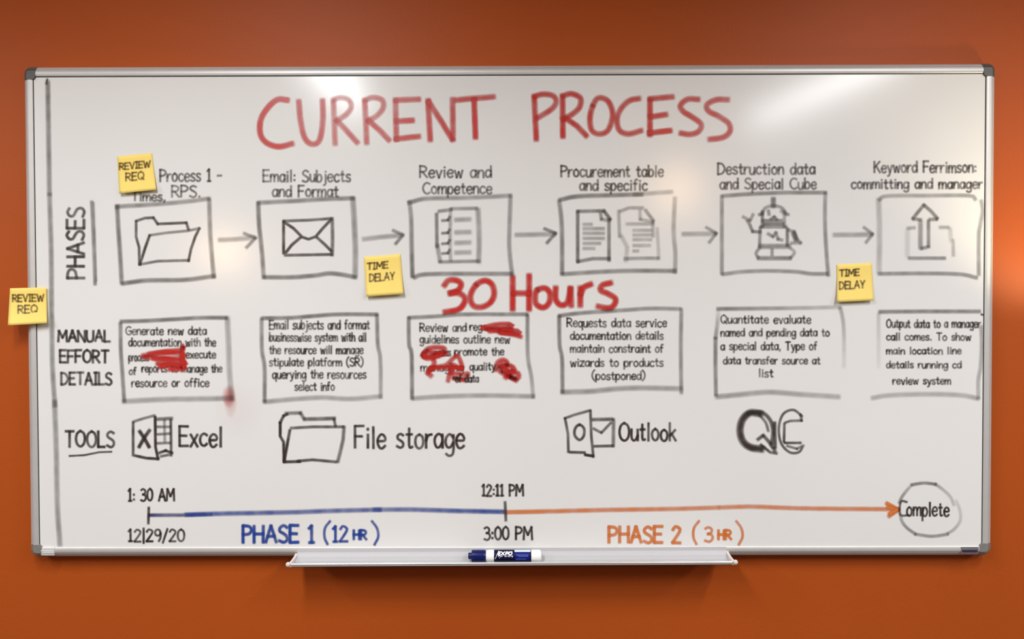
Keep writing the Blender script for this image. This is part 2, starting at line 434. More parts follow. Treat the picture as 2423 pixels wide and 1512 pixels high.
# single-stroke hand lettering: width; strokes of "x y x y ..." on a 10-high grid, '~' marks a curve
G = {
'A': (7, "0 0 3.4 10 7 0/1.3 3.6 5.8 3.6"), 'B': (6, "0 0 0 10/~0 10 4.4 9.4 5 7.5 3.8 5.6 0 5.2/~0 5.2 5 4.6 6 2.6 4.6 .4 0 0"),
'C': (6.4, "~6.4 8.8 4 10 1.1 8.5 0 5 1.1 1.5 4 0 6.4 1.2"), 'D': (6.4, "0 0 0 10/~0 10 4 9.2 6.4 5 4 .8 0 0"),
'E': (5.4, "0 0 0 10/0 10 5.4 10/0 5.2 4.5 5.2/0 0 5.4 0"), 'F': (5.2, "0 0 0 10/0 10 5.2 10/0 5.2 4.3 5.2"),
'G': (6.6, "~6.4 8.8 4 10 1.1 8.5 0 5 1.1 1.5 4 0 6.4 1.6 6.6 4.6/3.8 4.6 6.6 4.6"), 'H': (6, "0 0 0 10/6 0 6 10/0 5.2 6 5.2"),
'I': (3, "1.5 0 1.5 10/0 10 3 10/0 0 3 0"), 'J': (4.5, "~4.5 10 4.5 2.6 2.4 0 0 1.8"), 'K': (6, "0 0 0 10/5.6 10 0 4.4/1.8 6 6 0"),
'L': (5, "0 10 0 0/0 0 5 0"), 'M': (8, "0 0 .6 10 4 3.6 7.4 10 8 0"), 'N': (6.4, "0 0 0 10 6.4 0 6.4 10"),
'O': (7, "~3.5 10 1 8.5 0 5 1 1.5 3.5 0 6 1.5 7 5 6 8.5 3.5 10"), 'P': (5.6, "0 0 0 10/~0 10 4 9.5 5.6 7.5 4 5.2 0 4.6"),
'Q': (7, "~3.5 10 1 8.5 0 5 1 1.5 3.5 0 6 1.5 7 5 6 8.5 3.5 10/4.2 2.6 7.2 -.6"), 'R': (6, "0 0 0 10/~0 10 4 9.5 5.4 7.5 4 5.2 0 4.8/2 4.9 6 0"),
'S': (5.6, "~5.4 8.8 3 10 .6 8.6 .7 6.6 2.8 5.3 5 3.8 5.4 1.6 3.2 0 0 1.1"), 'T': (6.4, "0 10 6.4 10/3.2 10 3.2 0"),
'U': (6.2, "~0 10 .1 3.4 1.2 .6 3.1 0 5 .6 6.1 3.4 6.2 10"), 'V': (6.4, "0 10 3.2 0 6.4 10"), 'W': (9, "0 10 2.2 0 4.5 7.5 6.8 0 9 10"),
'X': (6, "0 0 6 10/0 10 6 0"), 'Y': (6, "0 10 3 5.2 6 10/3 5.2 3 0"), 'Z': (6, "0 10 6 10 0 0 6 0"),
'a': (4.8, "~4.6 5.2 2.6 6.5 .6 5.2 0 2.8 1.2 .3 3 .5 4.6 2.6/4.6 6.3 4.7 0"), 'b': (4.8, "0 10 0 0/~0 3 1.4 6 3.4 6.2 4.8 3.4 3.6 .4 1.6 .1 0 2"),
'c': (4.4, "~4.4 5.4 2.6 6.4 .6 5.2 0 3 .9 .7 2.8 0 4.4 1.1"), 'd': (4.8, "4.7 10 4.8 0/~4.6 5 2.6 6.4 .6 5.2 0 2.8 1.2 .3 3 .5 4.6 2.6"),
'e': (4.6, "~.2 3.4 4.4 3.6 4.2 5.6 2.4 6.5 .6 5.2 0 2.8 1.2 .3 3 0 4.6 1.2"), 'f': (3.6, "~3.6 9.6 2.2 10 1.3 8.4 1.2 0/0 6 3 6"),
'g': (4.8, "~4.6 5.2 2.6 6.5 .6 5.2 0 2.8 1.2 .5 3 .7 4.6 2.6/~4.7 6.3 4.8 0 4.2 -2.8 2 -3.4 .3 -2.4"), 'h': (4.6, "0 10 0 0/~0 3.6 1.6 6 3.4 6.2 4.4 4.6 4.6 0"),
'i': (1.6, ".8 6.2 .8 0/.8 8.4 .8 9"), 'j': (2.4, "~2 6.2 2 -1.6 .2 -3/2 8.4 2 9"), 'k': (4.4, "0 10 0 0/4 6 0 2.6/1.4 3.8 4.4 0"),
'l': (1.6, ".8 10 .8 0"), 'm': (7.2, "0 6.3 0 0/~0 4 1.4 6 2.8 6 3.5 4.6 3.5 0/~3.5 4 5 6 6.4 6 7.1 4.6 7.2 0"), 'n': (4.6, "0 6.3 0 0/~0 3.6 1.6 6 3.4 6.2 4.4 4.6 4.6 0"),
'o': (4.8, "~2.4 6.4 .7 5.4 0 3.2 .7 .9 2.4 0 4.1 .9 4.8 3.2 4.1 5.4 2.4 6.4"), 'p': (4.8, "0 6.3 0 -3.2/~0 3 1.4 6 3.4 6.2 4.8 3.4 3.6 .4 1.6 .1 0 2"),
'q': (4.8, "4.7 6.3 4.8 -3.2/~4.6 5 2.6 6.4 .6 5.2 0 2.8 1.2 .3 3 .5 4.6 2.6"), 'r': (3.4, "0 6.3 0 0/~0 3.4 1.2 5.6 3.4 6.2"),
's': (4, "~3.8 5.7 2.2 6.4 .5 5.6 .6 4.2 2.2 3.2 3.7 2.2 3.6 .7 2 0 0 .8"), 't': (3.6, "~1.6 9 1.6 1.4 2.4 .2 3.6 .6/0 6.2 3.4 6.2"),
'u': (4.6, "~0 6.3 .1 2 1.2 .1 3 .4 4.5 2.6/4.5 6.3 4.6 0"), 'v': (4.6, "0 6.3 2.3 0 4.6 6.3"), 'w': (6.6, "0 6.3 1.6 0 3.3 5 5 0 6.6 6.3"),
'x': (4.4, "0 0 4.4 6.3/0 6.3 4.4 0"), 'y': (4.6, "0 6.3 2.4 .4/~4.6 6.3 2.6 .2 1.6 -2.6 .2 -3.2"), 'z': (4.4, "0 6.3 4.4 6.3 0 0 4.4 0"),
'0': (5.6, "~2.8 10 .7 8.4 0 5 .7 1.6 2.8 0 4.9 1.6 5.6 5 4.9 8.4 2.8 10"), '1': (3.4, "0 8.2 1.8 10 1.8 0/.2 0 3.4 0"),
'2': (5.4, "~.2 8 2 10 4.6 9 4.8 6.8 0 0/0 0 5.4 0"), '3': (5.2, "~.2 9 2.4 10 4.6 8.6 4.2 6.2 2 5.4/~2 5.4 4.8 4.6 5.2 2 3 0 0 .8"),
'5': (5.2, "5 10 .6 10 .4 5.6/~.4 5.6 3 6.2 5.2 4.2 4.6 1.2 2.4 0 0 .8"), '8': (5.2, "~2.6 5.4 .6 7 .8 9 2.6 10 4.4 9 4.6 7 2.6 5.4 .2 3.2 .6 .8 2.6 0 4.6 .8 5 3.2 2.6 5.4"),
'9': (5.2, "~5 7 3.6 5 1 5.2 .2 7.6 1.4 9.7 3.8 9.7 5 7 4.8 3 3.4 0"), ':': (1.6, ".8 1 .8 1.8/.8 5 .8 5.8"), '.': (1.6, ".8 .1 .8 .8"), ',': (1.6, "1 .8 .4 -1.4"),
'-': (4, "0 4.6 4 4.6"), '/': (4, "0 -1.4 4 10.6"), '|': (1.6, ".8 -1.6 .8 11"), ';': (1.6, "1 .8 .4 -1.4/.8 5 .8 5.8"),
'(': (3, "~3 11.6 1 9 0 5 1 1 3 -1.6"), ')': (3, "~0 11.6 2 9 3 5 2 1 0 -1.6"), ' ': (3.6, ""),
}
GAP = 1.7
def text(I, s, x0, x1, yb, cap, w=7.0, ink=0.8, yb1=None, frame=None, jit=0.25):
    """hand-letter s between x0 and x1 with its baseline at yb (pixels of the photograph)"""
    tot = sum(G[c][0] + GAP for c in s) - GAP
    sx = (x1 - x0) / tot; gx = 0.0
    if yb1 is None: yb1 = yb
    for c in s:
        gw, st = G[c]
        dy = rnd.uniform(-jit, jit); k = ink * rnd.uniform(0.86, 1.1)
        for part in st.split('/') if st else ():
            sm = part.startswith('~'); n = [float(q) for q in part.lstrip('~').split()]
            pts = []
            for i in range(0, len(n), 2):
                u = x0 + (gx + n[i] + rnd.uniform(-.12, .12) * jit * 2) * sx
                vv = (n[i + 1] + dy + rnd.uniform(-.2, .2) * jit * 2) * cap / 10.0
                if frame: pts.append(frame(u, vv))
                else: pts.append((u, yb + (yb1 - yb) * (u - x0) / max(x1 - x0, 1) - vv))
            I.stroke(pts, w, k, sm)
        gx += gw + GAP
    return I

def draw(name, mat, strokes, parent=board, w=9, ink=0.75, label=None, smooth=False):
    I = Ink()
    for s in strokes:
        o = {}
        if isinstance(s, tuple) and isinstance(s[-1], dict): o = s[-1]; s = s[0]
        g = 0.68 if mat is K_GREY else 1.0
        I.stroke(s, o.get('w', w) * (1.22 if mat is K_GREY else 1.0), o.get('ink', ink) * g, o.get('s', smooth), o['ink1'] * g if 'ink1' in o else None)
    return I.build(name, mat, parent, label)

# ------------------------------------------------------------------ red title
SM = {'s': True}
T = [[(681,237),(656,236),(632,257),(617,284),(616,317),(631,338),(660,347),(692,340)], [(707,239),(711,284),(721,326),(738,341),(756,331),(764,284),(763,237)]]
TITLE = [
    (T[0], {'s': 1, 'ink': .92}), (T[1], {'s': 1, 'ink': .78}),
    ([(789,239),(793,341)], {'ink': .6}), ([(789,236),(806,231),(825,236),(831,254),(818,272),(797,285)], {'s': 1, 'ink': .55}), ([(797,285),(817,306),(846,338)], {'ink': .65}),  # thinner ink on both R letters paints the ceiling light's glare
    ([(863,238),(868,339)], {'ink': .65}), ([(863,237),(883,231),(904,237),(907,254),(893,273),(870,286)], {'s': 1, 'ink': .6}), ([(872,285),(897,307),(921,332)], {'ink': .7}),
    ([(936,237),(938,331)], {'ink': .72}), ([(935,237),(992,235)], {'ink': .75}), ([(937,287),(977,285)], {'ink': .85}), ([(936,329),(992,323)], {'ink': .85}),
    ([(1013,237),(1018,332)], {'ink': .85}), ([(1014,240),(1042,284),(1071,331)], {'ink': .85}), ([(1071,234),(1072,331)], {'ink': .75}),
    ([(1078,237),(1120,233),(1169,229)], {'ink': .8}), ([(1122,235),(1125,326)], {'ink': .95}),
    ([(1264,229),(1269,331)], {'ink': .85}), ([(1264,228),(1286,223),(1309,227),(1316,242),(1304,259),(1272,279)], {'s': 1, 'ink': .75}),
    ([(1331,227),(1332,324)], {'ink': .9}), ([(1331,227),(1352,222),(1373,232),(1371,254),(1353,271),(1331,282)], {'s': 1, 'ink': .82}), ([(1340,281),(1365,298),(1388,322)], {'ink': .85}),
    ([(1403,250),(1416,232),(1438,239),(1450,270),(1440,306),(1421,317),(1401,309),(1396,279),(1403,250)], {'s': 1, 'ink': .78}),
    ([(1513,233),(1490,238),(1471,255),(1460,280),(1465,307),(1486,317),(1518,309)], {'s': 1, 'ink': .76}),
    ([(1538,235),(1538,320)], {'ink': .9}), ([(1537,234),(1592,229)], {'ink': .8}), ([(1538,277),(1577,271)], {'ink': .9}), ([(1535,315),(1587,309)], {'ink': .95}),
    ([(1653,235),(1627,235),(1610,250),(1617,264),(1638,277),(1659,294),(1653,311),(1633,318),(1610,315)], {'s': 1, 'ink': .8}),
    ([(1723,236),(1695,236),(1673,248),(1677,263),(1700,275),(1724,292),(1727,311),(1711,325),(1678,330)], {'s': 1, 'ink': .8}),
]
draw('title_lettering', K_RED, [t for t in TITLE if t[0][0][0] < 1200], w=18, label='red hand-lettered first title word')
draw('title_lettering', K_RED, [t for t in TITLE if t[0][0][0] > 1200], w=18, label='red hand-lettered second title word')

# ------------------------------------------------------------------ left margin line, headings
draw('margin_line', K_GREY, [([(112,187),(110,199)], {'w': 6, 'ink': 1.2}),
    ([(113,194),(115,330),(117,460)], {'ink': .85, 'ink1': .72, 's': 1}), ([(117,460),(121,590),(122,700),(124,860),(130,960)], {'ink': .66, 's': 1}), ([(129,950),(133,1060),(136,1200),(142,1290)], {'ink': .6, 'w': 14, 's': 1})
], w=13, label='long grey vertical marker line along the left edge')
I = Ink(); text(I, 'PHASES', 0, 166, 0, 40, 10, .8, frame=lambda u, v: (199 - v, 658 - u))
I.stroke([(217,477),(221,560),(225,673)], 12, .45); I.stroke([(222,480),(225,560),(228,665)], 8, .25)
I.build('heading_lettering', K_BLACK, board, 'underlined vertical heading in black capitals')
I = Ink(); text(I, 'MANUAL', 138, 260, 808, 26, 8.5, .85); text(I, 'EFFORT', 142, 257, 858, 29, 8.5, .8); text(I, 'DETAILS', 145, 264, 910, 28, 8.5, .75)
I.build('heading_lettering', K_BLACK, board, 'three-line heading in black capitals')
I = Ink(); text(I, 'TOOLS', 155, 270, 1057, 37, 9, .85)
I.stroke([(164,1079),(200,1077),(235,1070),(264,1069)], 7, .75); I.build('heading_lettering', K_BLACK, board, 'underlined heading in black capitals')

# ------------------------------------------------------------------ captions over the phase boxes
def caption(lines, label=None):
    I = Ink()
    for s, x0, x1, yb, cap in lines: text(I, s, x0, x1, yb, cap, 7.6, .58)
    I.build('caption_lettering', K_BLACK, board, label)
caption([('Process 1 -', 379, 524, 429, 28), ('Times,', 312, 391, 475, 21), ('RPS.', 407, 474, 466, 27)])
caption([('Email: Subjects', 623, 829, 430, 27), ('and Format', 645, 800, 465, 26)])
caption([('Review and', 994, 1162, 420, 27), ('Competence', 1001, 1163, 458, 26)])
caption([('Procurement table', 1328, 1569, 418, 26), ('and specific', 1372, 1531, 450, 25)])
caption([('Destruction data', 1699, 1928, 412, 26), ('and Special Cube', 1704, 1931, 447, 25)])
caption([('Keyword Ferrimson:', 2069, 2310, 408, 26), ('committing and manager', 2015, 2324, 446, 23)])

# ------------------------------------------------------------------ phase boxes with their pictures
BX = dict(w=13, ink=.66)
b1 = draw('box_drawing', K_GREY, [
    ([(276,489),(373,483),(440,477),(494,470)], {'s': 1, 'ink': 0.7, 'ink1': 0.62}),
    ([(495,471),(497,545),(501,600),(506,656)], {'s': 1, 'ink': 0.66}),
    ([(507,653),(440,662),(345,664),(290,671)], {'s': 1, 'ink': 0.75, 'ink1': 0.85}),
    ([(277,487),(280,541),(284,600),(288,670)], {'s': 1, 'ink': 0.84, 'ink1': 0.76})], w=12)
draw('folder_drawing', K_BLACK, [[(330,626),(329,585),(322,560),(322,523),(343,516),(363,515),(373,530),(441,527),(446,543)],
    ([(331,626),(344,585),(354,557)], {'ink': .8}), ([(354,557),(393,551),(445,546),(472,540)], {'ink': .5}), [(472,540),(462,560),(452,589),(446,618)], ([(447,616),(373,618),(330,626)], {'ink': .55})], b1, w=9.5, ink=.72)
b2 = draw('box_drawing', K_GREY, [
    ([(611,480),(706,475),(770,471),(836,469)], {'s': 1, 'ink': 0.62, 'ink1': 0.86}),
    ([(611,480),(613,530),(620,600),(624,656)], {'s': 1, 'ink': 0.9, 'ink1': 0.68}),
    ([(624,656),(690,656),(745,652),(778,647),(810,650),(841,656)], {'s': 1, 'ink': 0.8}),
    ([(835,470),(839,540),(841,600),(840,655)], {'s': 1, 'ink': 0.68, 'w': 15, 'ink1': 0.55})], w=12)
draw('envelope_drawing', K_BLACK, [[(671,523),(671,600)], ([(671,523),(730,521),(785,517)], {'ink': .65}), ([(786,517),(787,560),(786,604)], {'ink': .62, 'w': 12}), ([(674,604),(730,603),(785,602)], {'ink': .7}),
    ([(673,526),(694,540),(715,561),(730,566),(747,560),(764,540),(783,520)], {'ink': .8}), ([(676,598),(690,580),(711,562)], {'ink': .8}), ([(750,562),(768,578),(784,594)], {'ink': .78})], b2, w=10, ink=.85)
b3 = draw('box_drawing', K_GREY, [
    ([(967,480),(1010,470),(1105,468),(1208,463)], {'s': 1, 'ink': 0.72, 'ink1': 0.52}),
    ([(1208,463),(1205,560),(1206,600),(1212,650)], {'s': 1, 'ink': 0.58, 'ink1': 0.62}),
    ([(980,657),(1000,650),(1060,648),(1210,648)], {'s': 1, 'ink': 0.7}),
    ([(969,477),(973,520),(974,580),(976,655)], {'s': 1, 'ink': 0.62, 'ink1': 0.88})], w=12)
nb = [([(1067,494),(1128,493)], {'ink': .62}), ([(1131,495),(1134,560),(1133,620)], {'ink': .55, 'w': 14}), ([(1134,618),(1080,619),(1040,620)], {'ink': .62}), ([(1033,506),(1034,584)], {'ink': .85}), ([(1035,580),(1041,618)], {'ink': .6, 'w': 12}),
      ([(1038,500),(1068,496)], {'ink': .7}), ([(1066,496),(1065,560),(1066,617)], {'ink': .45})]
for y in (520, 550, 575, 598):
    nb += [([(1046,y+2),(1060,y+1),(1064,y-7)], {'ink': .75, 'w': 8}), ([(1078,y),(1112,y-1)], {'ink': .48, 'w': 13})]
draw('notebook_drawing', K_GREY, nb, b3, w=10)
b4 = draw('box_drawing', K_GREY, [
    ([(1325,473),(1364,465),(1440,462),(1519,460)], {'s': 1, 'ink': 0.84, 'ink1': 0.66}),
    ([(1500,460),(1590,454)], {'s': 1, 'ink': 0.6, 'ink1': 0.25}),
    ([(1597,468),(1594,545),(1598,600),(1597,645)], {'s': 1, 'ink': 0.4, 'ink1': 0.55}),
    ([(1330,649),(1390,645),(1480,641),(1598,641)], {'s': 1, 'ink': 0.62, 'ink1': 0.74}),
    ([(1323,475),(1328,515),(1330,570),(1330,648)], {'s': 1, 'ink': 0.66, 'ink1': 0.8})], w=12)
d1 = [([(1367,500),(1367,620)], {'ink': .88}), ([(1367,500),(1429,499)], {'ink': .78}), ([(1429,499),(1444,519)], {'ink': .9}), ([(1421,504),(1423,519),(1443,522)], {'ink': .6}), ([(1441,519),(1441,617)], {'ink': .75}), ([(1367,619),(1403,612),(1442,612)], {'ink': .75})]
for y, x in ((531,1400),(541,1429),(552,1429),(564,1429),(576,1420),(588,1406)): d1.append(([(1381,y),(x,y)], {'ink': .48, 'w': 10}))
draw('document_drawing', K_GREY, d1, b4, w=10)
d2 = [([(1464,499),(1466,560)], {'ink': .45}), ([(1470,558),(1484,585),(1481,618)], {'ink': .32, 'w': 12}), ([(1467,500),(1488,492),(1521,492)], {'ink': .52}), ([(1527,497),(1546,522)], {'ink': .58}), ([(1514,497),(1515,519),(1546,525)], {'ink': .38}),  # fainter strokes paint the board's glare into the ink
      ([(1544,525),(1546,560)], {'ink': .4}), ([(1555,540),(1559,612)], {'ink': .32}), ([(1478,612),(1520,611),(1558,611)], {'ink': .56})]
for y, a_, b_ in ((530,1483,1546),(545,1499,1541),(556,1499,1541),(567,1499,1541),(581,1499,1538),(594,1499,1510)): d2.append(([(a_,y),(b_,y)], {'ink': .4, 'w': 10}))
draw('document_drawing', K_GREY, d2, b4, w=10)
b5 = draw('box_drawing', K_GREY, [
    ([(1709,464),(1775,459),(1860,456),(1954,456)], {'s': 1, 'ink': 0.72}),
    ([(1953,456),(1952,520),(1955,590),(1960,652)], {'s': 1, 'ink': 0.58, 'ink1': 0.7}),
    ([(1710,649),(1758,643),(1820,641),(1882,643),(1920,648),(1958,648)], {'s': 1, 'ink': 0.6, 'ink1': 0.66}),
    ([(1708,465),(1708,560),(1708,648)], {'s': 1, 'ink': 0.62})], w=11)
draw('robot_drawing', K_GREY, [
    ([(1830,470),(1830,489)], {'ink': .85, 'w': 14}), ([(1803,508),(1811,492),(1830,487),(1850,492),(1861,508)], {'s': 1, 'ink': .6}), ([(1796,508),(1804,505)], {'ink': .7}), ([(1857,505),(1866,508)], {'ink': .6}),
    ([(1804,500),(1804,536)], {'ink': .75}), ([(1856,500),(1856,536)], {'ink': .6}), ([(1804,522),(1850,522)], {'ink': .75}), ([(1808,530),(1853,530)], {'ink': .85}), ([(1818,498),(1820,508)], {'ink': .7}), ([(1848,499),(1852,503)], {'ink': .55}), ([(1824,518),(1832,513),(1838,519)], {'ink': .65}),
    ([(1799,537),(1861,537)], {'ink': .68}), ([(1799,540),(1797,583)], {'ink': .66}), ([(1863,541),(1863,582)], {'ink': .75}), ([(1799,583),(1868,583)], {'ink': .68, 'w': 14}),
    ([(1817,553),(1829,560),(1836,550),(1841,566),(1851,568)], {'ink': .6}), ([(1797,587),(1789,599),(1794,610)], {'ink': .62, 's': 1}), ([(1794,611),(1870,611)], {'ink': .74, 'w': 12}), ([(1870,587),(1880,597),(1871,610)], {'ink': .5, 's': 1}), ([(1827,590),(1827,604)], {'ink': .6}),
    ([(1799,549),(1781,548),(1774,531),(1768,522)], {'ink': .78}), ([(1758,513),(1775,522)], {'ink': .6}), ([(1775,522),(1782,507)], {'ink': .6}),
    ([(1866,544),(1879,548),(1886,566),(1895,575),(1872,575)], {'ink': .55}), ([(1878,552),(1884,568)], {'ink': .95, 'w': 14})], b5, w=9.5)
b6 = draw('box_drawing', K_GREY, [
    ([(2080,473),(2099,464),(2190,463),(2292,463),(2308,472)], {'s': 1, 'ink': 0.5, 'ink1': 0.6}),
    ([(2322,475),(2325,500),(2320,530),(2316,560),(2316,650)], {'s': 1, 'ink': 0.5, 'ink1': 0.64}),
    ([(2080,648),(2180,647),(2270,649),(2311,657)], {'s': 1, 'ink': 0.66, 'ink1': 0.72}),
    ([(2079,472),(2081,550),(2080,645)], {'s': 1, 'ink': 0.36, 'w': 15})], w=11)
draw('upload_drawing', K_GREY, [
    ([(2186,485),(2172,502),(2160,517)], {'ink': .78}), ([(2186,485),(2203,500),(2218,517)], {'ink': .82}), ([(2160,518),(2178,520)], {'ink': .65}), ([(2199,519),(2217,519)], {'ink': .7}), ([(2178,522),(2178,587)], {'ink': .6, 'w': 13}), ([(2197,522),(2197,583)], {'ink': .76}), ([(2180,588),(2198,584)], {'ink': .65}),
    ([(2148,540),(2164,539)], {'ink': .52}), ([(2147,545),(2147,606)], {'ink': .2, 'w': 14}), ([(2151,611),(2236,611)], {'ink': .68}), ([(2224,538),(2244,538)], {'ink': .45}), ([(2248,541),(2250,570)], {'ink': .28, 'w': 12}), ([(2255,568),(2256,605)], {'ink': .38})], b6, w=10)

def arrow(shaft, up, tip, low, ink, ih):
    draw('arrow_drawing', K_GREY, [(shaft, {'ink': ink, 'w': 13}), ([up, tip], {'ink': ih}), ([tip, low], {'ink': ih})], w=9.5)
arrow([(519,568),(560,566),(600,562)], (577,552), (605,563), (583,586), .48, .68)
arrow([(860,566),(900,561),(948,557)], (930,545), (954,556), (936,577), .5, .7)
arrow([(1221,556),(1311,554)], (1288,541), (1315,552), (1294,575), .52, .78)
arrow([(1616,554),(1692,553)], (1671,538), (1695,552), (1678,574), .46, .6)
arrow([(1974,556),(2060,555)], (2044,538), (2065,554), (2049,574), .52, .58)

# ------------------------------------------------------------------ red time note
draw('hours_lettering', K_RED, [
    ([(1051,676),(1061,664),(1078,663),(1091,671),(1085,686),(1064,694)], SM), ([(1064,694),(1086,694),(1100,705),(1097,720),(1083,733),(1052,739)], SM),
    ([(1127,674),(1148,664),(1165,675),(1169,699),(1158,718),(1137,727),(1119,722),(1113,700),(1127,674)], SM),
    [(1213,656),(1213,733)], [(1252,651),(1252,733)], [(1214,694),(1252,694)],
    ([(1272,686),(1289,682),(1301,694),(1299,717),(1285,728),(1268,718),(1267,695),(1272,686)], SM), ([(1315,680),(1315,708),(1327,722),(1343,715),(1350,682)], SM), [(1350,681),(1352,724)],
    [(1373,680),(1373,724)], ([(1374,696),(1382,680),(1399,672)], SM), ([(1446,669),(1425,675),(1421,687),(1438,695),(1456,707),(1452,723),(1438,729),(1414,725)], SM)], w=19, ink=.92, label='red hand-lettered time in larger letters')

# ------------------------------------------------------------------ manual effort boxes
def dbox(st, lines, w=11):
    o = draw('box_drawing', K_GREY, st, w=w)
    I = Ink()
    for s, x0, x1, yc, h in lines: text(I, s, x0, x1, yc + h * 0.42, h, 6.4, .60, jit=.3)
    I.build('note_lettering', K_BLACK, o); return o
e1 = dbox([
    ([(286,761),(350,759),(420,755),(480,752),(536,752)], {'s': 1, 'ink': 0.76, 'ink1': 0.82}),
    ([(538,753),(541,820),(543,880),(549,946)], {'s': 1, 'ink': 0.5, 'w': 15, 'ink1': 0.42}),
    ([(292,950),(390,945),(470,944),(549,942)], {'s': 1, 'ink': 0.52, 'w': 14}),
    ([(285,765),(286,830),(290,890),(294,950)], {'s': 1, 'ink': 0.76})],
    [('Generate new data', 298, 488, 784, 19), ('documentation with the', 305, 510, 811, 19), ('process', 305, 352, 846, 19), ('execute', 440, 510, 840, 18), ('of', 306, 322, 879, 17), ('reports to manage the', 336, 525, 873, 18), ('resource or office', 312, 494, 907, 19)])
e2 = dbox([
    ([(620,753),(690,752),(740,748),(800,744),(892,744)], {'s': 1, 'ink': 0.82}),
    ([(892,745),(894,815),(900,850),(901,940)], {'s': 1, 'ink': 0.76, 'ink1': 0.5}),
    ([(626,951),(690,945),(760,941),(830,944),(901,938)], {'s': 1, 'ink': 0.56, 'w': 13, 'ink1': 0.46}),
    ([(619,755),(620,830),(626,870),(626,950)], {'s': 1, 'ink': 0.66, 'ink1': 0.78})],
    [('Email subjects and format', 638, 874, 770, 21), ('businesswise system with all', 638, 866, 799, 20), ('the resource will manage', 638, 859, 829, 19), ('stipulate platform (SR)', 638, 859, 858, 19), ('querying the resources', 645, 866, 887, 20), ('select info', 698, 791, 916, 19)])
e3 = dbox([
    ([(968,752),(1040,748),(1100,744),(1247,744)], {'s': 1, 'ink': 0.7, 'ink1': 0.74}),
    ([(1248,745),(1249,842),(1257,890),(1262,940)], {'s': 1, 'ink': 0.78, 'ink1': 0.45}),
    ([(977,943),(1050,938),(1150,936),(1262,938)], {'s': 1, 'ink': 0.52, 'w': 13}),
    ([(967,752),(968,815),(974,840),(975,943)], {'s': 1, 'ink': 0.82})],
    [('Review and', 994, 1103, 776, 19), ('regs', 1112, 1150, 774, 18), ('guidelines outline new', 994, 1206, 804, 19), ('process', 1028, 1066, 835, 17), ('promote the', 1076, 1192, 833, 18), ('managing', 996, 1096, 871, 18), ('quality', 1112, 1172, 868, 18), ('of data', 1078, 1132, 897, 17)])
e4 = dbox([
    ([(1324,747),(1372,741),(1430,737),(1490,733),(1540,730),(1610,731)], {'s': 1, 'ink': 0.74, 'ink1': 0.64}),
    ([(1612,732),(1611,830),(1612,930)], {'s': 1, 'ink': 0.66}),
    ([(1330,928),(1400,926),(1460,920),(1520,918),(1612,920)], {'s': 1, 'ink': 0.6, 'w': 14, 'ink1': 0.5}),
    ([(1323,748),(1324,815),(1330,850),(1331,928)], {'s': 1, 'ink': 0.76})],
    [('Requests data service', 1342, 1577, 765, 20), ('documentation details', 1350, 1569, 795, 19), ('maintain constraint of', 1350, 1569, 826, 19), ('wizards to products', 1350, 1569, 859, 19), ('(postponed)', 1401, 1526, 890, 19)])
e5 = dbox([
    ([(1698,731),(1800,730),(1880,729),(1987,727)], {'s': 1, 'ink': 0.8, 'ink1': 0.3}),
    ([(1988,728),(1995,760),(1997,800),(1997,868)], {'s': 1, 'ink': 0.52, 'ink1': 0.12}),
    ([(1696,939),(1750,934),(1820,928),(1890,933),(1985,939)], {'s': 1, 'ink': 0.6, 'w': 14, 'ink1': 0.42}),
    ([(1700,733),(1697,770),(1693,800)], {'s': 1, 'ink': 0.14, 'ink1': 0.7}),
    ([(1693,800),(1693,870),(1694,935)], {'s': 1, 'ink': 0.72})],
    [('Quantitate evaluate', 1706, 1918, 757, 19), ('named and pending data to', 1706, 1962, 788, 18), ('a special data, Type of', 1706, 1933, 820, 19), ('data transfer source at', 1712, 1940, 854, 17), ('list', 1796, 1829, 884, 19)])
e6 = dbox([
    ([(2081,738),(2180,737),(2318,737)], {'s': 1, 'ink': 0.74}),
    ([(2322,744),(2326,745)], {'ink': 1.2, 'w': 6}),
    ([(2322,772),(2323,820),(2320,870),(2315,900),(2315,942)], {'s': 1, 'ink': 0.54, 'ink1': 0.42}),
    ([(2064,942),(2100,936),(2180,933),(2270,935),(2314,943)], {'s': 1, 'ink': 0.4, 'w': 13, 'ink1': 0.46}),
    ([(2079,744),(2079,800),(2079,868)], {'s': 1, 'ink': 0.3, 'ink1': 0.08})],
    [('Output data to a manager', 2098, 2320, 767, 19), ('call comes. To show', 2098, 2297, 798, 17), ('main location line', 2098, 2274, 831, 16), ('details running cd', 2098, 2274, 864, 16), ('review system', 2113, 2249, 902, 17)])

# red scribbles over the notes
def scribble(name, strokes, parent, label, w=17, ink=.85):
    I = Ink()
    for s in strokes: I.stroke(s, w, ink, True)
    I.build(name, K_RED, parent, label)
scribble('red_scribble', [[(338,842),(385,834),(432,838),(424,848),(345,845)], [(362,848),(400,852),(436,856),(432,864),(372,860)], [(352,838),(395,832),(428,828),(433,818),(430,846),(436,870)], [(378,868),(410,862),(434,872),(400,874)]], e1, 'red marker scribble hiding words')
scribble('red_scribble', [[(1140,776),(1172,768),(1205,767),(1210,774),(1150,779),(1212,780)], [(1158,784),(1195,782),(1224,783),(1228,790),(1180,786)], [(1186,788),(1215,792),(1233,797)]], e3, 'red marker scribble hiding words', w=15)
scribble('red_scribble', [[(1000,842),(1012,826),(1034,822),(1052,826),(1040,838),(1008,832),(1002,844),(1028,842),(1056,836)], [(1024,846),(1027,862),(1014,880),(1020,890)], [(1004,838),(1010,848),(1038,842)]], e3, 'red marker scribble hiding words', w=17, ink=.8)
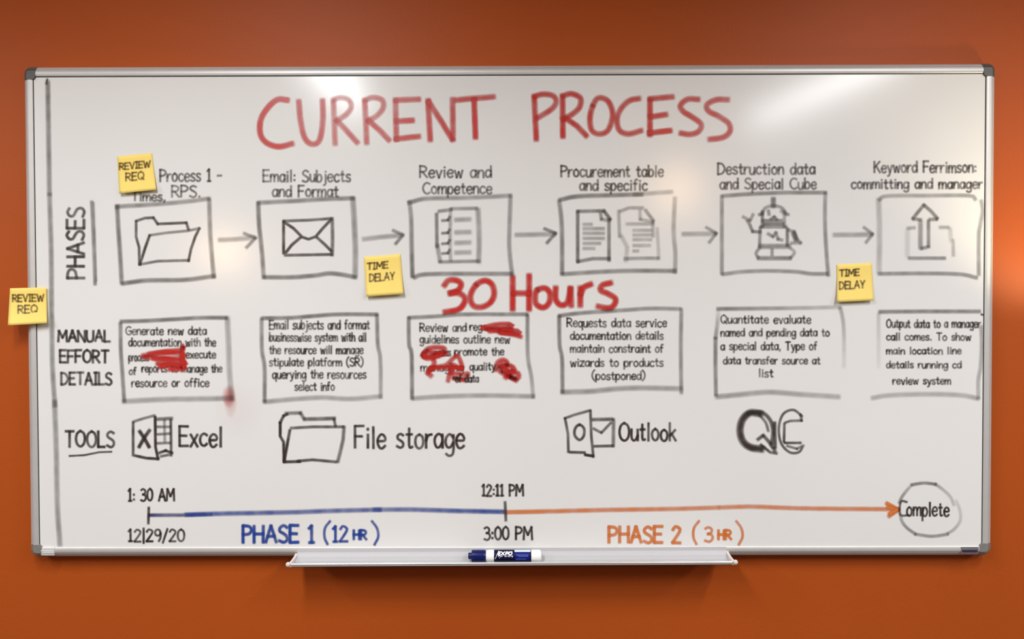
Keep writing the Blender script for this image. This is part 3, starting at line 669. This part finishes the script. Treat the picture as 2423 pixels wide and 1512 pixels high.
scribble('red_scribble', [[(1010,884),(1026,870),(1054,864),(1070,850),(1082,842),(1090,856),(1092,872),(1066,862),(1068,886)], [(1060,902),(1066,884),(1092,886),(1108,884),(1098,896),(1070,894),(1100,900)], [(1018,872),(1060,870),(1094,872)]], e3, 'red marker scribble hiding words', w=15, ink=.75)
scribble('red_scribble', [[(1174,876),(1178,858),(1192,852),(1200,862),(1180,870),(1208,866),(1216,878),(1184,878),(1206,890)], [(1196,894),(1206,882),(1226,884),(1224,896),(1204,890),(1222,900)], [(1186,862),(1200,880)]], e3, 'red marker scribble hiding words', w=17)
I = Ink(); I.blob(541, 938, 17, 28, .42); I.blob(546, 950, 16, 42, .22); I.blob(565, 970, 60, 70, .035); pass
I.build('red_smudge', K_RED, e1, 'faint smeared red ink')

# ------------------------------------------------------------------ tools row
draw('spreadsheet_drawing', K_BLACK, [
    ([(315,998),(340,990),(366,983)], {'ink': .55}), ([(315,1000),(315,1078)], {'ink': .78}), ([(367,986),(368,1058),(374,1086)], {'ink': .92}), ([(319,1078),(346,1084),(375,1086)], {'ink': .92}),
    ([(330,1020),(341,1036),(353,1058)], {'w': 12, 'ink': .92}), ([(354,1018),(341,1036),(329,1058)], {'w': 12, 'ink': .88}),
    ([(372,992),(407,990)], {'ink': .6, 'w': 12}), ([(404,993),(405,1078)], {'ink': .76}), ([(376,1072),(392,1066),(408,1072)], {'ink': .8}), ([(372,1010),(402,1010)], {'ink': .55}), ([(372,1028),(402,1026)], {'ink': .6}), ([(372,1049),(402,1048)], {'ink': .6}), ([(389,994),(390,1046)], {'ink': .45}), ([(380,1080),(400,1076)], {'ink': .6})], w=9.5)
I = Ink(); text(I, 'Excel', 425, 525, 1056, 46, 9, .85); I.build('tool_lettering', K_BLACK, board)
draw('folder_drawing', K_BLACK, [
    ([(672,1093),(671,1046),(663,1032),(663,1000)], {'ink': .88}), ([(663,1000),(671,984),(680,980)], {'ink': .8}), ([(676,978),(711,977),(720,992)], {'ink': .52, 'w': 12}), ([(720,992),(760,991),(792,990)], {'ink': .62, 'w': 13}), ([(790,991),(794,1008)], {'ink': .7}),
    ([(673,1090),(680,1049),(686,1018)], {'ink': .88}), ([(688,1013),(740,1010),(812,1010)], {'ink': .66}), ([(814,1010),(812,1040),(806,1066),(799,1093)], {'ink': .62, 'w': 12}), ([(672,1093),(710,1092)], {'ink': .95}), ([(705,1091),(740,1088),(795,1093)], {'ink': .74})], w=10)
I = Ink(); text(I, 'File storage', 840, 1098, 1060, 51, 9, .85); I.build('tool_lettering', K_BLACK, board)
draw('mail_drawing', K_BLACK, [
    ([(1336,990),(1358,982),(1397,971)], {'ink': .62}), ([(1337,990),(1344,1027),(1345,1070)], {'ink': .68}), ([(1397,972),(1399,1030),(1404,1081)], {'ink': .7}), ([(1349,1070),(1384,1071)], {'ink': .74}), ([(1384,1076),(1403,1079)], {'ink': .95}),
    ([(1371,1005),(1361,1014),(1360,1030),(1371,1041),(1381,1032),(1382,1014),(1371,1005)], {'s': 1, 'ink': .78}), ([(1402,993),(1450,992)], {'ink': .68, 'w': 12}), ([(1452,993),(1451,1056)], {'ink': .56, 'w': 12}), ([(1406,1056),(1451,1055)], {'ink': .76}), ([(1404,1014),(1423,1024),(1446,1000)], {'ink': .62})], w=9.5)
I = Ink(); text(I, 'Outlook', 1466, 1599, 1043, 42, 8.5, .85); I.build('tool_lettering', K_BLACK, board)
draw('quality_lettering', K_BLACK, [
    ([(1800,979),(1775,977),(1757,993),(1751,1018),(1757,1043),(1775,1058),(1803,1063)], {'s': 1, 'ink': .95, 'w': 22}), ([(1770,978),(1800,975),(1821,992),(1829,1018),(1826,1050)], {'s': 1, 'ink': .72, 'w': 13}), ([(1798,983),(1812,1000),(1818,1020)], {'s': 1, 'ink': .55, 'w': 10}),
    ([(1793,1040),(1806,1030),(1820,1046),(1834,1068)], {'ink': .7, 'w': 12}), ([(1800,1052),(1822,1070),(1838,1073)], {'ink': .68, 'w': 10}), ([(1833,1000),(1834,1060)], {'ink': .75, 'w': 12}),
    ([(1898,985),(1877,970),(1853,980),(1843,1012),(1848,1048),(1868,1070),(1890,1070),(1901,1054)], {'s': 1, 'ink': .66}), ([(1897,995),(1870,996),(1858,1000)], {'ink': .62}), ([(1856,1002),(1855,1046)], {'ink': .72}), ([(1857,1048),(1895,1048)], {'ink': .7}), ([(1862,1055),(1886,1062),(1896,1056)], {'ink': .5}), ([(1894,980),(1897,996)], {'ink': .6})], w=9, label='bold black initials with outlined second letter')

# ------------------------------------------------------------------ timeline
draw('timeline_line', K_NAVY, [([(353,1219),(420,1219),(500,1217)], {'ink': .95, 'ink1': .35})], w=12, label='dark blue start of the timeline')
draw('timeline_line', K_BLUE, [([(440,1218),(500,1216),(600,1214),(700,1212),(780,1209),(900,1206)], {'s': 1, 'ink': .7, 'ink1': .62}), ([(885,1206),(980,1206),(1080,1209),(1192,1211)], {'s': 1, 'ink': .55, 'ink1': .8})], w=15, label='blue first half of the timeline')
draw('timeline_line', K_ORANGE, [([(1199,1212),(1300,1210),(1420,1207),(1600,1204),(1700,1201)], {'s': 1, 'ink': .85, 'ink1': .62}), ([(1703,1201),(1780,1199),(1900,1203),(2110,1205)], {'s': 1, 'ink': .64, 'ink1': .72}),
    ([(2098,1191),(2126,1206),(2103,1222)], {'ink': .9, 'w': 13}), ([(2100,1200),(2124,1206),(2104,1216)], {'ink': .95, 'w': 13})], w=14, label='orange second half of the timeline with arrow head')
draw('timeline_tick', K_BLACK, [([(352,1201),(351,1239)], {'ink': .8})], w=9)
draw('timeline_tick', K_BLACK, [([(1195,1188),(1197,1232)], {'ink': .72})], w=10)
def tl(s, x0, x1, yb, cap):
    I = Ink(); text(I, s, x0, x1, yb, cap, 7.5, .86); I.build('time_lettering', K_BLACK, board)
tl('1: 30 AM', 304, 412, 1185, 28)
I = Ink(); text(I, '12|29/20', 304, 436, 1281, 28, 7.5, .86); I.build('date_lettering', K_BLACK, board)
tl('12:11 PM', 1141, 1238, 1173, 26); tl('3:00 PM', 1146, 1259, 1277, 30)
def phase(s, paren, x, mat, lab):
    I = Ink(); text(I, s, x[0], x[1], 1284, x[5], 10.5, .92)
    text(I, paren[0], x[2], x[3], 1281, x[5] - 4, 9, .85); text(I, paren[1], x[4], x[4] + 30, 1276, 22, 9, .85)
    pl_, pr_ = x[6], x[7]
    I.stroke([(pl_ + 16, 1233), (pl_ + 4, 1250), (pl_ + 3, 1272), (pl_ + 10, 1288)], 9, .75, True)
    I.stroke([(pr_ - 16, 1233), (pr_ - 4, 1250), (pr_ - 1, 1270), (pr_ - 10, 1289)], 9, .75, True)
    I.build('phase_lettering', mat, board, lab)
phase('PHASE 1', ('12', 'HR'), (575, 743, 788, 822, 837, 40, 765, 896), K_BLUE, 'blue hand-lettered first phase')
phase('PHASE 2', ('3', 'HR'), (1441, 1610, 1668, 1686, 1700, 38, 1638, 1758), K_ORANGE, 'orange hand-lettered second phase')
circ = draw('circle_drawing', K_GREY, [([(2157,1147),(2187,1143),(2214,1146)], {'s': 1, 'ink': .8}), ([(2214,1146),(2233,1160),(2249,1176),(2257,1195)], {'s': 1, 'ink': .55, 'ink1': .25}), ([(2262,1185),(2271,1206),(2272,1232),(2258,1252),(2243,1262)], {'s': 1, 'ink': .18, 'ink1': .45}),
    ([(2243,1264),(2205,1269),(2166,1264)], {'s': 1, 'ink': .66}), ([(2166,1264),(2146,1249),(2134,1233),(2130,1216)], {'s': 1, 'ink': .6}), ([(2128,1190),(2134,1176),(2146,1160),(2157,1148)], {'s': 1, 'ink': .8, 'ink1': .3})], w=9, label='wobbly grey circle at the end of the timeline')
I = Ink(); I.stroke([(2146,1188),(2133,1186),(2129,1200),(2131,1219),(2150,1219)], 8, .72, True); text(I, 'omplete', 2146, 2245, 1221, 32, 7, .84)
I.build('finish_lettering', K_BLACK, circ)

# ------------------------------------------------------------------ sticky notes
def sticky(corners, y0, lift, label, lines, curl=0.0):
    """four photo corners (tl, tr, br, bl), stuck along the top, bottom edge lifting off"""
    tl_, tr_, br_, bl_ = [Vector(c) for c in corners]
    o = at(tl_.x * .5 + tr_.x * .5, tl_.y * .5 + tr_.y * .5, y0)
    root = empty('sticky_note', o, label, 'sticky note', 'yellow sticky notes on the whiteboard')
    N = 12; TH = 0.00025
    def yy(u, t): return y0 - 0.0006 - lift * (max(0, t - 0.25) / 0.75) ** 2 * (1 + curl * (u - 0.5))
    def pt(u, t): return tl_ * (1 - u) * (1 - t) + tr_ * u * (1 - t) + br_ * u * t + bl_ * (1 - u) * t
    vs = []; fs = []
    for side in (0, 1):
        for j in range(N + 1):
            for i in range(N + 1):
                u, t = i / N, j / N; q = pt(u, t); p = at(q.x, q.y, yy(u, t)); p.y += side * TH; vs.append(p)
    m = (N + 1) * (N + 1); K = N + 1
    for j in range(N):
        for i in range(N):
            a = j * K + i
            fs.append((a, a + 1, a + K + 1, a + K)); fs.append((m + a, m + a + K, m + a + K + 1, m + a + 1))
    for i in range(N):
        fs.append((i, m + i, m + i + 1, i + 1)); b = N * K + i; fs.append((b, b + 1, m + b + 1, m + b))
        a = i * K; fs.append((a, a + K, m + a + K, m + a)); c = i * K + N; fs.append((c, m + c, m + c + K, c + K))
    mesh_obj('paper', vs, fs, M_NOTE, root, smooth=True)
    # lettering follows the paper
    I = Ink()
    ex = (tr_ - tl_); ey = (bl_ - tl_)
    den = ex.x * ey.y - ex.y * ey.x
    def place(p, l):
        d = p - tl_; u = (d.x * ey.y - d.y * ey.x) / den; t = (ex.x * d.y - ex.y * d.x) / den
        return at(p.x, p.y, yy(min(max(u, 0), 1), min(max(t, 0), 1)) - 0.00025 - (l - I.base))
    I.place = place
    sl_ = ex.y / ex.x
    for s, x0, x1, yb, cap in lines: text(I, s, x0, x1, yb, cap, 6.2, .62, yb1=yb + sl_ * (x1 - x0))
    I.build('note_lettering', K_PEN, root)
    return root
sticky([(277, 370), (359.5, 362), (369.5, 449), (282.5, 458)], YB - 0.0004, 0.007, 'yellow sticky note beside the first caption above the folder drawing',
       [('REVIEW', 283, 355, 402, 15), ('REQ', 298, 340, 428, 18)])
sticky([(861, 608), (948, 601), (954.5, 696), (867, 702)], YB - 0.0004, 0.007, 'yellow sticky note under the arrow from the envelope drawing',
       [('TIME', 869, 918, 638, 15), ('DELAY', 875, 933, 666, 17)])
sticky([(1980, 626), (2063, 622), (2067, 711), (1981, 715)], YB - 0.0004, 0.007, 'yellow sticky note under the arrow to the upload drawing',
       [('TIME', 1987, 2033, 654, 15), ('DELAY', 1987, 2046, 684, 17)])
sticky([(23.5, 682), (110, 680), (111, 765), (18.5, 770)], -0.0290, 0.010, 'yellow sticky note hanging over the left frame edge onto the wall',
       [('REVIEW', 30, 103, 714, 16), ('REQ', 43, 88, 741, 18)], curl=-0.5)

# ------------------------------------------------------------------ dry-erase marker lying in the tray
def lathe(prof, yc, zc, n=40):
    """prof: (x, r) along world x"""
    vs = []; fs = []
    for x, r in prof:
        for k in range(n):
            a = 2 * math.pi * k / n; vs.append((x, yc + r * math.cos(a), zc + r * math.sin(a)))
    for i in range(len(prof) - 1):
        for k in range(n):
            j = (k + 1) % n; fs.append((i * n + k, i * n + j, (i + 1) * n + j, (i + 1) * n + k))
    fs.append(tuple(range(n))); fs.append(tuple((len(prof) - 1) * n + k for k in range(n)))
    return vs, fs
MY = -0.0500
MR = 0.0110
def mx(p): return at(p, 1315, MY - 0.6 * MR).x
MZ = ZF - 0.0052 + MR + 0.0001
marker = empty('dry_erase_marker', (mx(1195), MY, MZ - MR), 'blue capped white dry-erase marker with navy label lying in the pen tray', 'marker')
def part(name, prof, mat, parent, label=None, sm=True):
    v, f = lathe(prof, MY, MZ); o = mesh_obj(name, v, f, mat, parent, smooth=sm)
    if sm:
        m_ = o.modifiers.new('edges', 'EDGE_SPLIT'); m_.split_angle = math.radians(35)
    if label: o['label'] = label
    return o
r = MR
part('barrel', [(mx(1148), r * .55), (mx(1149), r * .80), (mx(1151), r * .92), (mx(1155), r), (mx(1274), r), (mx(1278), r * .97), (mx(1280), r * .86), (mx(1281.5), r * .6)], M_WHITEPL, marker, 'white plastic barrel')
cp = part('cap', [(mx(1115.5), r * .88), (mx(1116.5), r * .99), (mx(1118), r * 1.0), (mx(1143), r * 1.0), (mx(1147), r * .96), (mx(1149), r * .86), (mx(1150.5), r * .84)], M_CAPBLUE, marker, 'blue cap')
part('cap_tip', [(mx(1107.8), r * .50), (mx(1108.6), r * .54), (mx(1117), r * .55)], M_CAPBLUE, cp)
part('barrel_label', [(mx(1169), r * 1.0), (mx(1169), r * 1.012), (mx(1257), r * 1.012), (mx(1257), r * 1.0)], M_LABEL, marker, 'navy wrap-around label')
# prints on the label, laid on the cylinder
VIEW = math.atan2(CAM_P.z - MZ, MY - CAM_P.y)          # angle the camera sees the barrel from
def onbarrel(px, py, lift):
    s = (1315.2 - py) / 14.2; s = max(-0.98, min(0.98, s))
    a = VIEW + math.asin(s); rr = r * 1.012 + lift
    return Vector((mx(px), MY - rr * math.cos(a), MZ + rr * math.sin(a)))
def patch(name, x0, y0, x1, y1, mat, lift, label=None, ch=None):
    vs = []; fs = []; n = 8
    for px in (x0, x1):
        for k in range(n + 1): vs.append(onbarrel(px, y0 + (y1 - y0) * k / n, lift))
    for k in range(n): fs.append((k, k + 1, n + 2 + k, n + 1 + k))
    o = mesh_obj(name, vs, fs, mat, ch or marker, smooth=True)
    if label: o['label'] = label
    return o
lp = patch('label_patch', 1218, 1302.3, 1253, 1326, M_PATCH, 0.00012, 'brighter blue patch at the label end')
patch('label_print', 1217.5, 1302.0, 1255.5, 1306.6, M_PALEBLUE, 0.0002, 'pale blue band', lp)
for y, x0, x1 in ((1313.6, 1221, 1250), (1316.6, 1226, 1250), (1322.6, 1221, 1245)):
    patch('label_print', x0, y - .7, x1, y + .7, M_BLUEPRINT, 0.0002, 'fine print line', lp)
def barrel_ink(strokes, w, mat, name, label):
    vs = []; fs = []
    for pts in strokes:
        fine_pts = [pts[0]]
        for (xa, ya), (xb, yb_) in zip(pts[:-1], pts[1:]):
            k = max(1, int(math.hypot(xb - xa, yb_ - ya) / 1.3))
            fine_pts += [(xa + (xb - xa) * q / k, ya + (yb_ - ya) * q / k) for q in range(1, k + 1)]
        for (xa, ya), (xb, yb_) in zip(fine_pts[:-1], fine_pts[1:]):
            d = Vector((xb - xa, yb_ - ya)); d.normalize(); nn = Vector((-d.y, d.x)) * w * .5; d *= w * .3
            b = len(vs)
            for q in (Vector((xa, ya)) - d - nn, Vector((xa, ya)) - d + nn, Vector((xb, yb_)) + d + nn, Vector((xb, yb_)) + d - nn):
                vs.append(onbarrel(q.x, q.y, 0.00015 + len(fs) * 1e-6))
            fs.append((b, b + 1, b + 2, b + 3))
    o = mesh_obj(name, vs, fs, mat, marker); o['label'] = label
barrel_ink([[(1180, 1304), (1172, 1322)]], 1.1, M_WHITEPRINT, 'label_slash', 'thin white slash')
barrel_ink([[(1185,1306.5),(1180.5,1306.5),(1179,1313.5),(1183.5,1313.5)], [(1180,1310),(1183.5,1310)], [(1187,1306.5),(1193,1313.5)], [(1194,1306.5),(1186,1313.5)],
            [(1196,1313.5),(1198,1306.5),(1202.5,1307),(1201.5,1310.3),(1197.5,1310.6)], [(1206,1307),(1204,1310),(1204.6,1313.5),(1209,1313.2),(1211.5,1309.8),(1211,1306.6),(1206,1306.7)]], 2.6, M_WHITEPRINT, 'label_lettering', 'white bold brand lettering')
fine = []
for k, x in enumerate((1180, 1184, 1188, 1195, 1199, 1203, 1207, 1211)):
    fine += [[(x, 1315.3), (x - .6, 1317.6)], [(x, 1315.3), (x + 1.8, 1315.4 + (k % 2) * 1.8)]]
barrel_ink(fine + [[(1183, 1318.8), (1182.4, 1320.4)], [(1213.5, 1315), (1212.5, 1318.5)]], 1.0, M_WHITEPRINT, 'label_lettering', 'small second line of white lettering')
